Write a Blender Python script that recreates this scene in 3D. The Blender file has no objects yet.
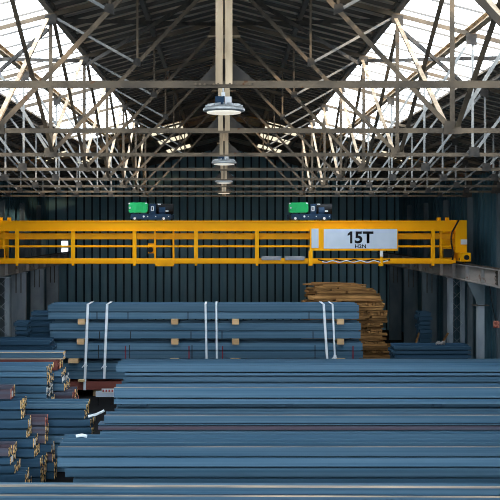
import bpy, math, random
from mathutils import Vector, Matrix
random.seed(7)
sc = bpy.context.scene
col = sc.collection
F = 938.0          # focal length in pixels of a 500 px frame
CZ = 6.4           # eye height over the floor
H = 1.5            # bottom chord of the trusses over the eye
S = 4.5            # truss spacing
D1 = 9.67          # first truss in view
def at(px, py, d):
    return Vector(((px - 224.0) * d / F, d, CZ - (py - 230.0) * d / F))
def X(px, d): return (px - 224.0) * d / F
def Z(py, d): return CZ - (py - 230.0) * d / F
def roof_h(x): return CZ + 3.45 * H - 0.26 * abs(x)      # centre line of top chord, x in metres

# ------------------------------------------------------------------ materials
def mat(name, c1, c2=None, rough=0.6, metal=0.0, scale=(4, 4, 4), detail=4, lo=0.35, hi=0.65, rnd=0.0, spots=None, spot_scale=30, spot_lo=0.6, bump=0.0):
    m = bpy.data.materials.new(name); m.use_nodes = True
    nt = m.node_tree; N = nt.nodes; L = nt.links
    b = N['Principled BSDF']
    b.inputs['Roughness'].default_value = rough; b.inputs['Metallic'].default_value = metal
    b.inputs['Specular IOR Level'].default_value = .1
    c1 = tuple(c1) + (1,)
    if c2 is None:
        b.inputs['Base Color'].default_value = c1
        return m
    c2 = tuple(c2) + (1,)
    tc = N.new('ShaderNodeTexCoord'); mp = N.new('ShaderNodeMapping'); mp.inputs['Scale'].default_value = scale
    oi = N.new('ShaderNodeObjectInfo'); vm = N.new('ShaderNodeVectorMath'); vm.operation = 'ADD'
    sm = N.new('ShaderNodeMath'); sm.operation = 'MULTIPLY'; sm.inputs[1].default_value = 37.0
    L.new(oi.outputs['Random'], sm.inputs[0])
    L.new(tc.outputs['Object'], mp.inputs['Vector'])
    L.new(mp.outputs['Vector'], vm.inputs[0]); L.new(sm.outputs[0], vm.inputs[1])
    nz = N.new('ShaderNodeTexNoise'); nz.inputs['Scale'].default_value = 1.0; nz.inputs['Detail'].default_value = detail
    L.new(vm.outputs['Vector'], nz.inputs['Vector'])
    rp = N.new('ShaderNodeValToRGB'); rp.color_ramp.elements[0].position = lo; rp.color_ramp.elements[1].position = hi
    rp.color_ramp.elements[0].color = c1; rp.color_ramp.elements[1].color = c2
    L.new(nz.outputs['Fac'], rp.inputs['Fac'])
    out = rp.outputs['Color']
    if spots is not None:
        n2 = N.new('ShaderNodeTexNoise'); n2.inputs['Scale'].default_value = spot_scale; n2.inputs['Detail'].default_value = 3
        L.new(tc.outputs['Object'], n2.inputs['Vector'])
        r2 = N.new('ShaderNodeValToRGB'); r2.color_ramp.elements[0].position = spot_lo; r2.color_ramp.elements[1].position = spot_lo + .08
        L.new(n2.outputs['Fac'], r2.inputs['Fac'])
        mx = N.new('ShaderNodeMix'); mx.data_type = 'RGBA'
        L.new(r2.outputs['Color'], mx.inputs['Factor']); L.new(out, mx.inputs['A']); mx.inputs['B'].default_value = tuple(spots) + (1,)
        out = mx.outputs['Result']
    if rnd > 0:
        hv = N.new('ShaderNodeHueSaturation')
        mr = N.new('ShaderNodeMapRange'); mr.inputs['To Min'].default_value = 1 - rnd; mr.inputs['To Max'].default_value = 1 + rnd
        L.new(oi.outputs['Random'], mr.inputs['Value']); L.new(mr.outputs['Result'], hv.inputs['Value'])
        L.new(out, hv.inputs['Color']); out = hv.outputs['Color']
    L.new(out, b.inputs['Base Color'])
    if bump > 0:
        bp = N.new('ShaderNodeBump'); bp.inputs['Strength'].default_value = bump; bp.inputs['Distance'].default_value = .02
        L.new(nz.outputs['Fac'], bp.inputs['Height']); L.new(bp.outputs['Normal'], b.inputs['Normal'])
    return m

M = {}
M['beam'] = mat('blue_grey_steel', (.040, .112, .190), (.105, .19, .27), .5, .0, (.10, 5, 20), 6, .3, .7, rnd=.22)
M['beam_red'] = mat('primer_steel', (.085, .058, .075), (.085, .10, .14), .55, .0, (.15, 2.5, 9), 5, .35, .65, rnd=.1)
M['beam_rust'] = mat('red_brown_steel', (.15, .045, .04), (.22, .075, .06), .65, .0, (.5, 3, 6), 5, .3, .7, rnd=.1)
M['beam_dark'] = mat('dark_blue_steel', (.02, .06, .11), (.04, .09, .145), .55, .0, (.12, 2.5, 9), 5, .3, .7, rnd=.12)
M['beam_tan'] = mat('weathered_steel', (.20, .25, .31), (.42, .36, .29), .55, .0, (.1, 2, 14), 4, .45, .6)
M['edge'] = mat('worn_flange_edge', (.20, .20, .20), (.55, .44, .32), .5, .0, (.4, 8, 8), 4, .35, .65)
M['cut'] = mat('mottled_cut_steel', (.05, .03, .02), (1.0, .66, .28), .5, .0, (17, 17, 17), 3, .45, .52, spots=(1, .95, .85), spot_scale=7, spot_lo=.62)
M['cut_white'] = mat('black_and_white_cut_steel', (.02, .02, .02), (.9, .88, .84), .5, .0, (3, 3, 11), 2, .48, .53)
M['cut_red'] = mat('red_cut_steel', (.2, .05, .04), (.55, .22, .16), .5, .0, (9, 9, 9), 4, .42, .55)
M['truss'] = mat('brown_painted_steel', (.075, .062, .050), (.20, .152, .105), .6, .0, (2, 2, 2), 5, .35, .7, spots=(.13, .06, .03), spot_scale=7, spot_lo=.66)
M['king'] = mat('tan_and_sunlit_steel', (.28, .20, .13), (.66, .52, .36), .55, .0, (3, 3, 1), 5, .35, .65, spots=(.2, .1, .05), spot_scale=8, spot_lo=.64)
M['gusset'] = mat('dark_plate_steel', (.035, .034, .034), (.08, .07, .06), .6, .0, (5, 5, 5), 4)
M['brace'] = mat('pale_brace_steel', (.21, .22, .225), (.36, .35, .33), .6, .0, (2, 2, 2), 4)
M['purlin'] = mat('purlin_steel', (.12, .115, .11), (.2, .18, .16), .6, .0, (1, .4, 2), 4)
M['roof'] = mat('dark_roof_sheet', (.26, .24, .225), (.80, .64, .48), .55, .0, (.6, 4, .6), 6, .35, .7)
M['rib'] = mat('dark_roof_rib', (.05, .048, .046), (.09, .08, .07), .6, .0, (1, 2, 1), 3)
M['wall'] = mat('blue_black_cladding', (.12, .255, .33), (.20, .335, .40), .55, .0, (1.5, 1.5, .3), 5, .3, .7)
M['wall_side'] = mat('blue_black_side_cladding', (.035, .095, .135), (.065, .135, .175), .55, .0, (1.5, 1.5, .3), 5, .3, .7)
M['recess'] = mat('dark_cladding_recess', (.012, .028, .04), (.02, .04, .05), .6, .0, (1, 1, .5), 3)
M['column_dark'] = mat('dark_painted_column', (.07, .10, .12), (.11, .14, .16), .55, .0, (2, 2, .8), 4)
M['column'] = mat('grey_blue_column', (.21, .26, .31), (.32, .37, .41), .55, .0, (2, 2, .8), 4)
M['runway'] = mat('dull_brown_grey_steel', (.20, .21, .22), (.32, .29, .27), .55, .0, (2, .3, 2), 5, spots=(.14, .07, .04), spot_scale=2.5, spot_lo=.62)
M['floor'] = mat('dark_concrete', (.003, .0035, .0045), (.007, .008, .009), .8, .0, (.5, .5, .5), 6)
M['yellow'] = mat('crane_yellow', (1.0, .45, .002), (.96, .41, .002), .45, .0, (.8, .8, .8), 4, .4, .8)
M['yellow_dirty'] = mat('crane_yellow_worn', (.95, .40, .003), (.75, .32, .01), .5, .0, (2, 2, 2), 5, .4, .8)
M['black'] = mat('black_rubber', (.015, .016, .018), None, .5)
M['navy'] = mat('navy_painted_steel', (.012, .035, .075), (.02, .05, .10), .4, .0, (4, 4, 4), 3)
M['green'] = mat('green_motor_paint', (.02, .45, .13), (.03, .52, .16), .4, .0, (3, 3, 3), 2)
M['white'] = mat('white_paint', (.80, .82, .84), (.70, .73, .77), .5, .0, (3, 3, 3), 3)
M['plate'] = mat('pale_sign_paint', (.62, .70, .82), (.55, .64, .76), .5, .0, (1.5, 1.5, 1.5), 3)
M['ink'] = mat('black_sign_paint', (.01, .01, .012), None, .5)
M['grey'] = mat('grey_sheet_metal', (.25, .27, .30), (.32, .33, .36), .5, .0, (3, 3, 3), 3)
M['alu'] = mat('cast_aluminium', (.55, .57, .58), (.42, .44, .46), .35, .6, (3, 3, 3), 3)
M['strap'] = mat('white_webbing', (.85, .92, .98), (.78, .86, .94), .7, .0, (8, 8, 3), 3)
M['band'] = mat('dark_band', (.02, .03, .04), None, .5)
M['redband'] = mat('red_marking_band', (.20, .03, .05), None, .6)
M['wood'] = mat('sawn_timber', (.12, .06, .022), (.36, .19, .07), .75, .0, (1.5, 9, 9), 4, .3, .7, rnd=.5)
M['block'] = mat('pale_timber_block', (.55, .36, .18), (.66, .46, .26), .75, .0, (3, 9, 9), 4, .3, .7, rnd=.15)
M['redprint'] = mat('red_print', (.45, .12, .12), None, .6)
lens = mat('lamp_lens', (.9, .88, .8), None, .4)
lens.node_tree.nodes['Principled BSDF'].inputs['Emission Color'].default_value = (1, .93, .78, 1)
lens.node_tree.nodes['Principled BSDF'].inputs['Emission Strength'].default_value = .35
M['lens'] = lens
def glass(name, tint, diff, fac, glow=0.0):
    m = bpy.data.materials.new(name); m.use_nodes = True
    nt = m.node_tree; nt.nodes.clear()
    o = nt.nodes.new('ShaderNodeOutputMaterial'); t = nt.nodes.new('ShaderNodeBsdfTransparent'); t.inputs[0].default_value = tint + (1,)
    d = nt.nodes.new('ShaderNodeBsdfTranslucent'); d.inputs[0].default_value = diff + (1,)
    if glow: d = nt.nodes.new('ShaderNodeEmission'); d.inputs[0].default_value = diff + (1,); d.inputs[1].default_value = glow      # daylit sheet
    mx = nt.nodes.new('ShaderNodeMixShader')
    tc = nt.nodes.new('ShaderNodeTexCoord'); mp = nt.nodes.new('ShaderNodeMapping'); mp.inputs['Scale'].default_value = (.5, 2.2, .5)
    nz = nt.nodes.new('ShaderNodeTexNoise'); nz.inputs['Scale'].default_value = 1.0; nz.inputs['Detail'].default_value = 5
    mr = nt.nodes.new('ShaderNodeMapRange'); mr.inputs['From Min'].default_value = .3; mr.inputs['From Max'].default_value = .7
    mr.inputs['To Min'].default_value = max(0, fac - .12); mr.inputs['To Max'].default_value = fac + .12
    L = nt.links
    L.new(tc.outputs['Object'], mp.inputs['Vector']); L.new(mp.outputs['Vector'], nz.inputs['Vector']); L.new(nz.outputs['Fac'], mr.inputs['Value'])
    L.new(mr.outputs['Result'], mx.inputs['Fac']); L.new(t.outputs[0], mx.inputs[1]); L.new(d.outputs[0], mx.inputs[2]); L.new(mx.outputs[0], o.inputs['Surface'])
    return m
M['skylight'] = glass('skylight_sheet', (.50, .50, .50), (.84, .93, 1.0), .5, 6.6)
M['rooflight'] = glass('aged_roof_light', (.3, .28, .24), (1.0, .90, .66), .5, 1.0)
M['pane'] = glass('clear_pane', (.4, .4, .4), (.9, .96, 1.0), .6, 2.0)

# ------------------------------------------------------------------ geometry
class MB:
    def __init__(s): s.v = []; s.f = []
    def add(s, vs, fs):
        n = len(s.v); s.v += [tuple(p) for p in vs]; s.f += [tuple(i + n for i in f) for f in fs]
        return s
    def box(s, x0, x1, y0, y1, z0, z1):
        return s.add([(x0,y0,z0),(x1,y0,z0),(x1,y1,z0),(x0,y1,z0),(x0,y0,z1),(x1,y0,z1),(x1,y1,z1),(x0,y1,z1)],
              [(3,2,1,0),(4,5,6,7),(0,1,5,4),(1,2,6,5),(2,3,7,6),(3,0,4,7)])
    def cbox(s, x0, x1, y0, y1, z0, z1, c):
        """box with chamfered long edges, length along x"""
        pr = [(y0+c,z0),(y1-c,z0),(y1,z0+c),(y1,z1-c),(y1-c,z1),(y0+c,z1),(y0,z1-c),(y0,z0+c)]
        return s.extrude_x(pr, x0, x1)
    def extrude_x(s, pr, x0, x1):
        n = len(pr)
        vs = [(x0, y, z) for y, z in pr] + [(x1, y, z) for y, z in pr]
        fs = [(i, (i+1) % n, (i+1) % n + n, i + n) for i in range(n)]
        fs = [tuple(reversed(f)) for f in fs]
        fs.append(tuple(range(n))); fs.append(tuple(reversed(range(n, 2*n))))
        return s.add(vs, fs)
    def extrude_y(s, pr, y0, y1):
        n = len(pr)
        vs = [(x, y0, z) for x, z in pr] + [(x, y1, z) for x, z in pr]
        fs = [(i, (i+1) % n, (i+1) % n + n, i + n) for i in range(n)]
        fs.append(tuple(reversed(range(n)))); fs.append(tuple(range(n, 2*n)))
        return s.add(vs, fs)
    def frame(s, p, q, up):
        p = Vector(p); q = Vector(q); a = (q - p).normalized(); up = Vector(up)
        b = up - a * up.dot(a)
        if b.length < 1e-5: b = Vector((1,0,0)) - a * a.x
        b.normalize(); c = a.cross(b)
        return p, q, b, c
    def prof(s, p, q, pr, up=(0,1,0)):
        """extrude the profile pr = [(b, c)...] from p to q; b runs along up, c across"""
        p, q, b, c = s.frame(p, q, up); n = len(pr)
        vs = [p + b*u + c*w for u, w in pr] + [q + b*u + c*w for u, w in pr]
        fs = [(i, (i+1) % n, (i+1) % n + n, i + n) for i in range(n)]
        fs.append(tuple(reversed(range(n)))); fs.append(tuple(range(n, 2*n)))
        return s.add(vs, fs)
    def tee(s, p, q, w, t=.012, leg=None):
        """double angle: flange of width w facing the viewer, a stem of length leg behind it"""
        leg = leg or w
        h = w / 2
        return s.prof(p, q, [(-t, -h), (-t, h), (0, h), (0, t*.7), (leg, t*.7), (leg, -t*.7), (0, -t*.7), (0, -h)])
    def bar(s, p, q, w, t, up=(0,0,1)):
        return s.prof(p, q, [(-w/2, -t/2), (w/2, -t/2), (w/2, t/2), (-w/2, t/2)], up)
    def cyl(s, p, q, r, n=14, r2=None):
        p, q, b, c = s.frame(p, q, (0,0,1)); r2 = r if r2 is None else r2
        vs = [p + (b*math.cos(6.28318*i/n) + c*math.sin(6.28318*i/n))*r for i in range(n)] + [q + (b*math.cos(6.28318*i/n) + c*math.sin(6.28318*i/n))*r2 for i in range(n)]
        fs = [(i, (i+1) % n, (i+1) % n + n, i + n) for i in range(n)] + [tuple(reversed(range(n))), tuple(range(n, 2*n))]
        return s.add(vs, fs)
    def lathe(s, pts, n=32, o=(0,0,0)):
        m = len(pts); vs = []; fs = []
        for i in range(n):
            a = 2*math.pi*i/n
            vs += [(o[0] + r*math.cos(a), o[1] + r*math.sin(a), o[2] + z) for r, z in pts]
        for i in range(n):
            j = (i+1) % n
            for k in range(m-1): fs.append((i*m+k, j*m+k, j*m+k+1, i*m+k+1))
        return s.add(vs, fs)
    def tube(s, pts, r, n=6):
        for a, b in zip(pts, pts[1:]): s.cyl(a, b, r, n)
        return s
    def plate(s, pts, y0, y1):
        return s.extrude_y(pts, y0, y1)
    def mesh(s, name):
        me = bpy.data.meshes.new(name); me.from_pydata(s.v, [], s.f); me.validate()
        import bmesh
        bm = bmesh.new(); bm.from_mesh(me); bmesh.ops.recalc_face_normals(bm, faces=bm.faces); bm.to_mesh(me); bm.free()
        return me
    def build(s, name, m, parent=None, loc=None, smooth=False):
        me = s.mesh(name); me.materials.append(m)
        if smooth:
            for p in me.polygons: p.use_smooth = True
        o = bpy.data.objects.new(name, me); col.objects.link(o)
        if parent: o.parent = parent
        if loc is not None: o.location = loc
        return o
def inst(name, me, parent=None, loc=None, rot=None):
    o = bpy.data.objects.new(name, me); col.objects.link(o)
    if parent: o.parent = parent
    if loc is not None: o.location = loc
    if rot is not None: o.rotation_euler = rot
    return o
def tag(o, label, cat, group=None, kind=None):
    o['label'] = label; o['category'] = cat
    if group: o['group'] = group
    if kind: o['kind'] = kind
    return o
def struct(o, label=None):
    o['kind'] = 'structure'
    if label: o['label'] = label
    return o
def empty(name, loc):
    o = bpy.data.objects.new(name, None); col.objects.link(o); o.location = loc; o.empty_display_size = .2
    return o
def copy_tree(o, parent=None):
    c = o.copy(); col.objects.link(c)
    if parent: c.parent = parent
    for ch in [k for k in o.children]: copy_tree(ch, c)
    return c
ORD = ['first','second','third','fourth','fifth','sixth','seventh','eighth','ninth','tenth','eleventh','twelfth','thirteenth','fourteenth','fifteenth']

# ------------------------------------------------------------------ setting
YB, YF, XW = 60.0, -4.0, 11.2
struct(MB().box(-XW-.3, XW+.3, YF, YB+.3, -.3, 0).build('floor', M['floor']))
def corrugated(length, z_top, n_per=.51, dep=.10):
    """profile along u with ribs, returned as list of (u, depth)"""
    pts = []; u = 0
    while u < length - n_per + .01:
        pts += [(u, 0), (u + .37, 0), (u + .385, dep), (u + .495, dep)]
        u += n_per
    pts.append((length, 0))
    return pts
def dark_recesses(o, test):  # recessed faces of the cladding take a darker colour
    o.data.materials.append(M['recess'])
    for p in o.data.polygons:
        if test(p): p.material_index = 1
def wall(name, a, b, nrm, ztop):
    a = Vector(a); b = Vector(b); L = (b - a).length; u = (b - a) / L; n = Vector(nrm)
    pts = corrugated(L, 0); vs = []; fs = []
    for t, dp in pts:
        p = a + u*t + n*(-dp)
        zt = ztop(p.x)
        vs += [(p.x, p.y, 0), (p.x, p.y, zt)]
    k = len(pts)
    for i in range(k-1): fs.append((2*i, 2*i+2, 2*i+3, 2*i+1))
    # outer skin gives the cladding its thickness
    o = len(vs)
    for p in (a, b):
        q = p - n*.16; vs += [(q.x, q.y, 0), (q.x, q.y, ztop(q.x))]
    fs += [(o, o+1, o+3, o+2), (0, 1, o+1, o), (2*k-2, o+2, o+3, 2*k-1)]
    o_ = struct(MB().add(vs, fs).build(name, M['wall_side'])); dark_recesses(o_, lambda p: abs(abs(p.center.x) - XW - .10) < .004); return o_
RO = .22      # roof sheet above the centre line of the top chord
# back wall with an opening for the bright window behind the crane
WX0, WX1, WZ0, WZ1 = X(60.5, YB), X(69.0, YB), Z(263, YB), Z(240, YB)
def back_wall():
    segs = [(-XW, WX0, 0, None), (WX0, WX1, 0, WZ0), (WX0, WX1, WZ1, None), (WX1, XW, 0, None)]
    mb = MB()
    for x0, x1, z0, z1 in segs:
        x = x0
        pts = []
        while x < x1 - 1e-4:
            for du, dp in ((0, 0), (.37, 0), (.385, .10), (.495, .10)):
                if x + du < x1: pts.append((x + du, dp))
            x += .51
        pts.append((x1, 0))
        vs = []; fs = []
        for px_, dp in pts:
            zt = (roof_h(px_) + RO) if z1 is None else z1
            vs += [(px_, YB + dp, z0), (px_, YB + dp, zt)]
        k = len(pts)
        for i in range(k-1): fs.append((2*i, 2*i+2, 2*i+3, 2*i+1))
        mb.add(vs, fs)
        xm = [x0, 0, x1] if x0 < 0 < x1 and z1 is None else [x0, x1]
        vs = []; fs = []
        for q in xm: vs += [(q, YB + .16, z0), (q, YB + .16, (roof_h(q) + RO) if z1 is None else z1)]
        for i in range(len(xm)-1): fs.append((2*i, 2*i+1, 2*i+3, 2*i+2))
        mb.add(vs, fs)
    o_ = struct(mb.build('wall_back', M['wall'])); dark_recesses(o_, lambda p: abs(p.center.y - YB - .10) < .004); return o_
back_wall()
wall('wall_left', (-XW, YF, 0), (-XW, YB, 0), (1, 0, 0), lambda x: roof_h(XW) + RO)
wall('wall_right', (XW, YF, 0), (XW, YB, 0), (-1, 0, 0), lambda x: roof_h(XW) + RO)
DH = 7.6  # unseen wall behind the viewer, its opening shaped to light the stacks
rw = MB(); rw.box(-XW-.3, XW+.3, YF-.2, YF, DH, 12.2); rw.box(-XW-.3, -10.4, YF-.2, YF, 0, DH); rw.box(10.4, XW+.3, YF-.2, YF, 0, DH)
struct(rw.build('wall_front_unseen', M['wall']))
w = MB(); fr = .06
w.box(WX0, WX0+fr, YB-.02, YB+.14, WZ0, WZ1); w.box(WX1-fr, WX1, YB-.02, YB+.14, WZ0, WZ1)
w.box(WX0+fr, WX1-fr, YB-.02, YB+.14, WZ0, WZ0+fr); w.box(WX0+fr, WX1-fr, YB-.02, YB+.14, WZ1-fr, WZ1)
w.box(WX0+fr, WX1-fr, YB+.02, YB+.08, (WZ0+WZ1)/2+.2, (WZ0+WZ1)/2+.26)
win = struct(w.build('window_1', M['grey']))
MB().box(WX0+fr, WX1-fr, YB+.04, YB+.05, WZ0+fr, WZ1-fr).build('pane', M['pane'], win)

# roof: two dark slopes, a bright skylight strip in each
XB, XE, XV = 2.3*H, 4.15*H, XW + .35
YS = 40.3
def roof_strip(mb, x0, x1, y0, y1, th=.05):
    for sx in (-1, 1):
        roof_side(mb, sx, x0, x1, y0, y1, th)
def roof_side(mb, sx, x0, x1, y0, y1, th=.05):
    za, zb = roof_h(x0) + RO, roof_h(x1) + RO
    mb.extrude_y([(sx*x0, za), (sx*x1, zb), (sx*x1, zb + th), (sx*x0, za + th)], y0, y1)
LIGHTS = [(1.30, 2.30, 42.3, 45.0), (1.25, 2.25, 47.2, 49.6), (1.3, 2.2, 53.2, 55.4), (4.7, 5.6, 42.0, 44.0), (4.3, 5.0, 47.5, 49.2)]
def opaque(mb, x0, x1, y0, y1):
    """an opaque band with its roof-light holes left open"""
    hs = sorted([l for l in LIGHTS if l[0]*H >= x0 - 1e-6 and l[1]*H <= x1 + 1e-6 and l[2] >= y0], key=lambda l: l[2])
    y = y0
    for a, b, c, d in hs:
        roof_strip(mb, x0, x1, y, c)
        if a*H > x0 + 1e-6: roof_strip(mb, x0, a*H, c, d)
        if b*H < x1 - 1e-6: roof_strip(mb, b*H, x1, c, d)
        y = d
    roof_strip(mb, x0, x1, y, y1)
mb = MB(); opaque(mb, 0, XB, YF, YB+.16); roof_strip(mb, XB, XE, YS, YB+.16); opaque(mb, XE, XV, YF, YB+.16)
ceiling = struct(mb.build('ceiling', M['roof']))
mb = MB(); y = .3
while y < YB:                                   # overlap ribs of the roof sheets, running down the slope
    for sx in (-1, 1):
        for x0, x1 in ((0, XB), (XE, XV)) if y < YS else ((0, XV),):
            if any(l[2] - .15 < y < l[3] + .15 for l in LIGHTS): continue
            p = (sx*x0, y, roof_h(x0) + RO - .035); q = (sx*x1, y, roof_h(x1) + RO - .035)
            mb.bar(p, q, .07, .06)
    y += 1.125 / 2
mb.build('roof_rib', M['rib'], ceiling)
for n, sx in ((2, -1), (3, 1)):
    mb = MB(); roof_side(mb, sx, XB, XE, YF, YS, .02)
    win = struct(mb.build('window_%d' % n, M['skylight']))
    mb = MB(); y = .3 + 1.125/2; k = 0
    while y < YS:
        t = .035 if k % 3 == 0 else .007
        p = (sx*XB, y, roof_h(XB) + RO - t/2); q = (sx*XE, y, roof_h(XE) + RO - t/2)
        mb.bar(p, q, t, t)
        y += 1.125/3; k += 1
    mb.build('glazing_bar', M['purlin'], win)
    mb = MB()
    for x in (XB, XE):
        mb.bar((sx*x, YF, roof_h(x) + RO + .02), (sx*x, YS, roof_h(x) + RO + .02), .12, .12)
    mb.build('skylight_kerb', M['truss'], win)
n = 4
for a, b, c, d in LIGHTS:
    for sx in (-1, 1):
        mb = MB(); roof_side(mb, sx, a*H, b*H, c, d, .02)
        win = struct(mb.build('window_%d' % n, M['rooflight'])); n += 1
        mb = MB()
        for i in range(1, 5):
            x = (a + (b - a)*i/5)*H
            mb.bar((sx*x, c, roof_h(x) + RO - .03), (sx*x, d, roof_h(x) + RO - .03), .05, .05)
        mb.build('glazing_bar', M['rib'], win)

# ------------------------------------------------------------------ trusses
def TP(x, h): return Vector((x*H, 0, (h - 1.0)*H))          # truss coordinates in chord heights
def rh(x): return 3.45 - .26*abs(x)
def make_truss():
    t = empty('roof_truss', (0, 0, 0))
    def part(name, p, q, w, m='truss', leg=None, dy=0.0):
        p = TP(*p); q = TP(*q); p.y += dy; q.y += dy
        MB().tee(p, q, w, leg=leg).build(name, M[m], t)
    part('bottom_chord', (-7.2, 1), (7.2, 1), .075, leg=.09)
    kp = MB()
    for sx in (-1, 1):
        kp.prof(TP(sx*.034, 1), TP(sx*.034, 3.45), [(-.02, -.036), (-.02, .036), (.06, .036), (.06, -.036)])
    kp.build('king_post', M['king'], t)
    for sx in (-1, 1):
        part('top_chord', (0, 3.45), (sx*7.2, rh(7.2)), .09)
        part('main_diagonal', (sx*2.3, 1), (0, 3.42), .075, dy=-.014)
        Mx, Mh = 1.15, 2.21
        part('hanger', (sx*Mx, Mh), (sx*Mx, rh(Mx)), .045, dy=.014)
        part('strut', (sx*Mx, Mh), (sx*2.3, rh(2.3)), .05, 'brace', dy=.014)
        part('hanger', (sx*2.3, 1), (sx*2.3, rh(2.3)), .075, dy=.014)
        xs = [2.3, 3.3, 4.3, 5.3, 6.3, 7.2]
        for i in range(5):
            a, b = xs[i], xs[i+1]
            part('diagonal', (sx*a, 1), (sx*b, rh(b)), .055, 'brace', dy=-.014)
            part('hanger', (sx*b, 1), (sx*b, rh(b)), .05, 'brace', dy=.014)
    # gusset plates
    def gus(pts, name='gusset', y0=-.03, y1=-.015, m='gusset'):
        MB().plate([(x*H, (h - 1)*H) for x, h in pts], y0, y1).build(name, M[m], t)
    gus([(-.19, 1.01), (.24, 1.01), (.05, 1.17), (.02, 1.185), (-.02, 1.185), (-.05, 1.16)], y0=.062, y1=.077)
    gus([(-.26, 3.2), (.26, 3.2), (.2, 3.40), (0, 3.45), (-.2, 3.40)], 'ridge_gusset', y0=.062, y1=.077, m='truss')
    MB().box(-.27*H, .27*H, -.08, .08, 2.165*H, 2.2*H).build('ridge_plate', M['king'], t)
    for sx in (-1, 1):
        gus([(sx*2.20, .96), (sx*2.40, .97), (sx*2.37, 1.09), (sx*2.22, 1.10)], m='truss')
        gus([(sx*1.10, 2.16), (sx*1.21, 2.2), (sx*1.19, 2.28), (sx*1.11, 2.27)])
        gus([(sx*2.22, 2.74), (sx*2.38, 2.70), (sx*2.37, 2.84), (sx*2.22, 2.87)])
        for x in (3.3, 4.3, 5.3, 6.3):
            gus([(sx*(x-.06), .97), (sx*(x+.09), .97), (sx*(x+.08), 1.10), (sx*(x-.05), 1.10)])
            gus([(sx*(x-.09), rh(x)-.12), (sx*(x+.05), rh(x)-.15), (sx*(x+.05), rh(x)), (sx*(x-.09), rh(x)+.02)])
        gus([(sx*6.95, .95), (sx*7.25, .95), (sx*7.25, rh(7.2)), (sx*7.1, rh(7.2))])
    return t
TR = [D1 + S*i for i in range(11)]
proto = make_truss(); trusses = []
for i, d in enumerate(TR[:8]):
    t = proto if i == 0 else copy_tree(proto)
    t.location = (0, d, CZ + H)
    lab = ('brown steel roof truss nearest the viewer, its bottom chord crossing the whole picture' if i == 0 else
           'brown steel roof truss spanning the hall, %s from the front' % ORD[i] if i < 7 else
           'brown steel roof truss spanning the hall, farthest of all, above the crane')
    tag(t, lab, 'roof truss', 'roof trusses spanning the hall'); trusses.append(t)
for sx in (-1, 1):                              # rivet heads on the foot plate of the nearest king post
    for i in range(6):
        x = sx*(.04 + i*.031)*H
        MB().cyl((x, -.018, .0), (x, -.035, .0), .012, 8).build('rivet', M['truss'], trusses[0])
# wall columns that carry the trusses
cm = None
for i, d in enumerate(TR):
    for sx in (-1, 1):
        if cm is None:
            mb = MB(); mb.box(-.11, .11, -.12, -.10, 0, CZ+H-.06); mb.box(-.11, .11, .10, .12, 0, CZ+H-.06); mb.box(-.012, .012, -.10, .10, 0, CZ+H-.06)
            cm = mb.mesh('wall_column'); cm.materials.append(M['column_dark'])
        if d < 32: continue
        o = inst('wall_column', cm, None, (sx*10.8, d, 0))
        tag(o, 'tall grey H-section column by the %s wall %s in its row from the front' % ('left' if sx < 0 else 'right', ORD[i-5]), 'column', 'columns along the side walls')
# purlins
PX = [(1.15, .10), (2.3, .12), (3.3, .15), (4.3, .12), (5.3, .10), (6.3, .10)]
names = ['second', 'third', 'fourth, heavy', 'fifth', 'sixth', 'seventh']
def purlin(x, w, label):
    mb = MB(); y0, y1 = 0.0, YB - .02
    z = roof_h(x*H) + .045
    mb.prof((x*H, y0, z), (x*H, y1, z), [(0, -w/2), (.0, w/2), (.012, w/2), (.012, .012), (.12, .012), (.12, w/2), (.132, w/2), (.132, -w/2), (.12, -w/2), (.12, -.012), (.012, -.012), (.012, -w/2)], (0, 0, 1))
    o = mb.build('roof_purlin', M['king'] if w == .15 else M['purlin'])  # tan on the heavy purlins stands in for sunlight
    return tag(o, label, 'purlin', 'purlins under the roof')
purlin(0, .12, 'dark steel purlin running along the ridge of the roof')
for (x, w), nm in zip(PX, names):
    for sx in (-1, 1):
        purlin(sx*x, w, 'steel roof purlin along the hall, %s from the ridge, %s slope' % (nm, 'left' if sx < 0 else 'right'))
# sway bracing between neighbouring trusses in the plane of the tall hangers, and roof bracing
def brace(p, q, w, m, label, group):
    o = MB().tee(p, q, w).build('brace', M[m]); return tag(o, label, 'brace', group)
for i in range(7):
    for sx in (-1, 1):
        sd = 'left' if sx < 0 else 'right'
        x = sx*2.3*H; lo = CZ + H + .05; hi = CZ + rh(2.3)*H - .1
        a, b = TR[i] + .1, TR[i+1] - .1
        brace((x + .05, b, lo), (x + .05, a, hi), .075, 'truss', 'brown sway brace on the %s, rising forward between %s and %s trusses' % (sd, ORD[i], ORD[i+1]), 'sway braces between trusses')
        brace((x - .05, a, lo), (x - .05, b, hi), .075, 'king', 'sunlit tan sway brace on the %s, dropping forward between %s and %s trusses' % (sd, ORD[i], ORD[i+1]), 'sway braces between trusses')  # sunlit tone of these braces is put into their colour
i = 2  # third-bay roof braces: dark colour stands in for their silhouette
for sx in (-1, 1):
    sd = 'left' if sx < 0 else 'right'
    for nm, x0, x1 in (('dark inner', .05, 2.25), ('bright outer', 2.35, 4.15)):
        z = lambda x: CZ + rh(x)*H - .10
        a, b = TR[i] + .1, TR[i+1] - .1
        brace((sx*x0*H, b, z(x0)), (sx*x1*H, a, z(x1)), .085, 'gusset', 'roof brace under %s part of %s slope, its outer end nearer, third bay' % (nm, sd), 'roof braces of the third bay')
        brace((sx*x0*H, a, z(x0)-.14), (sx*x1*H, b, z(x1)-.14), .085, 'gusset', 'roof brace under %s part of %s slope, its outer end farther, third bay' % (nm, sd), 'roof braces of the third bay')

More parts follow.
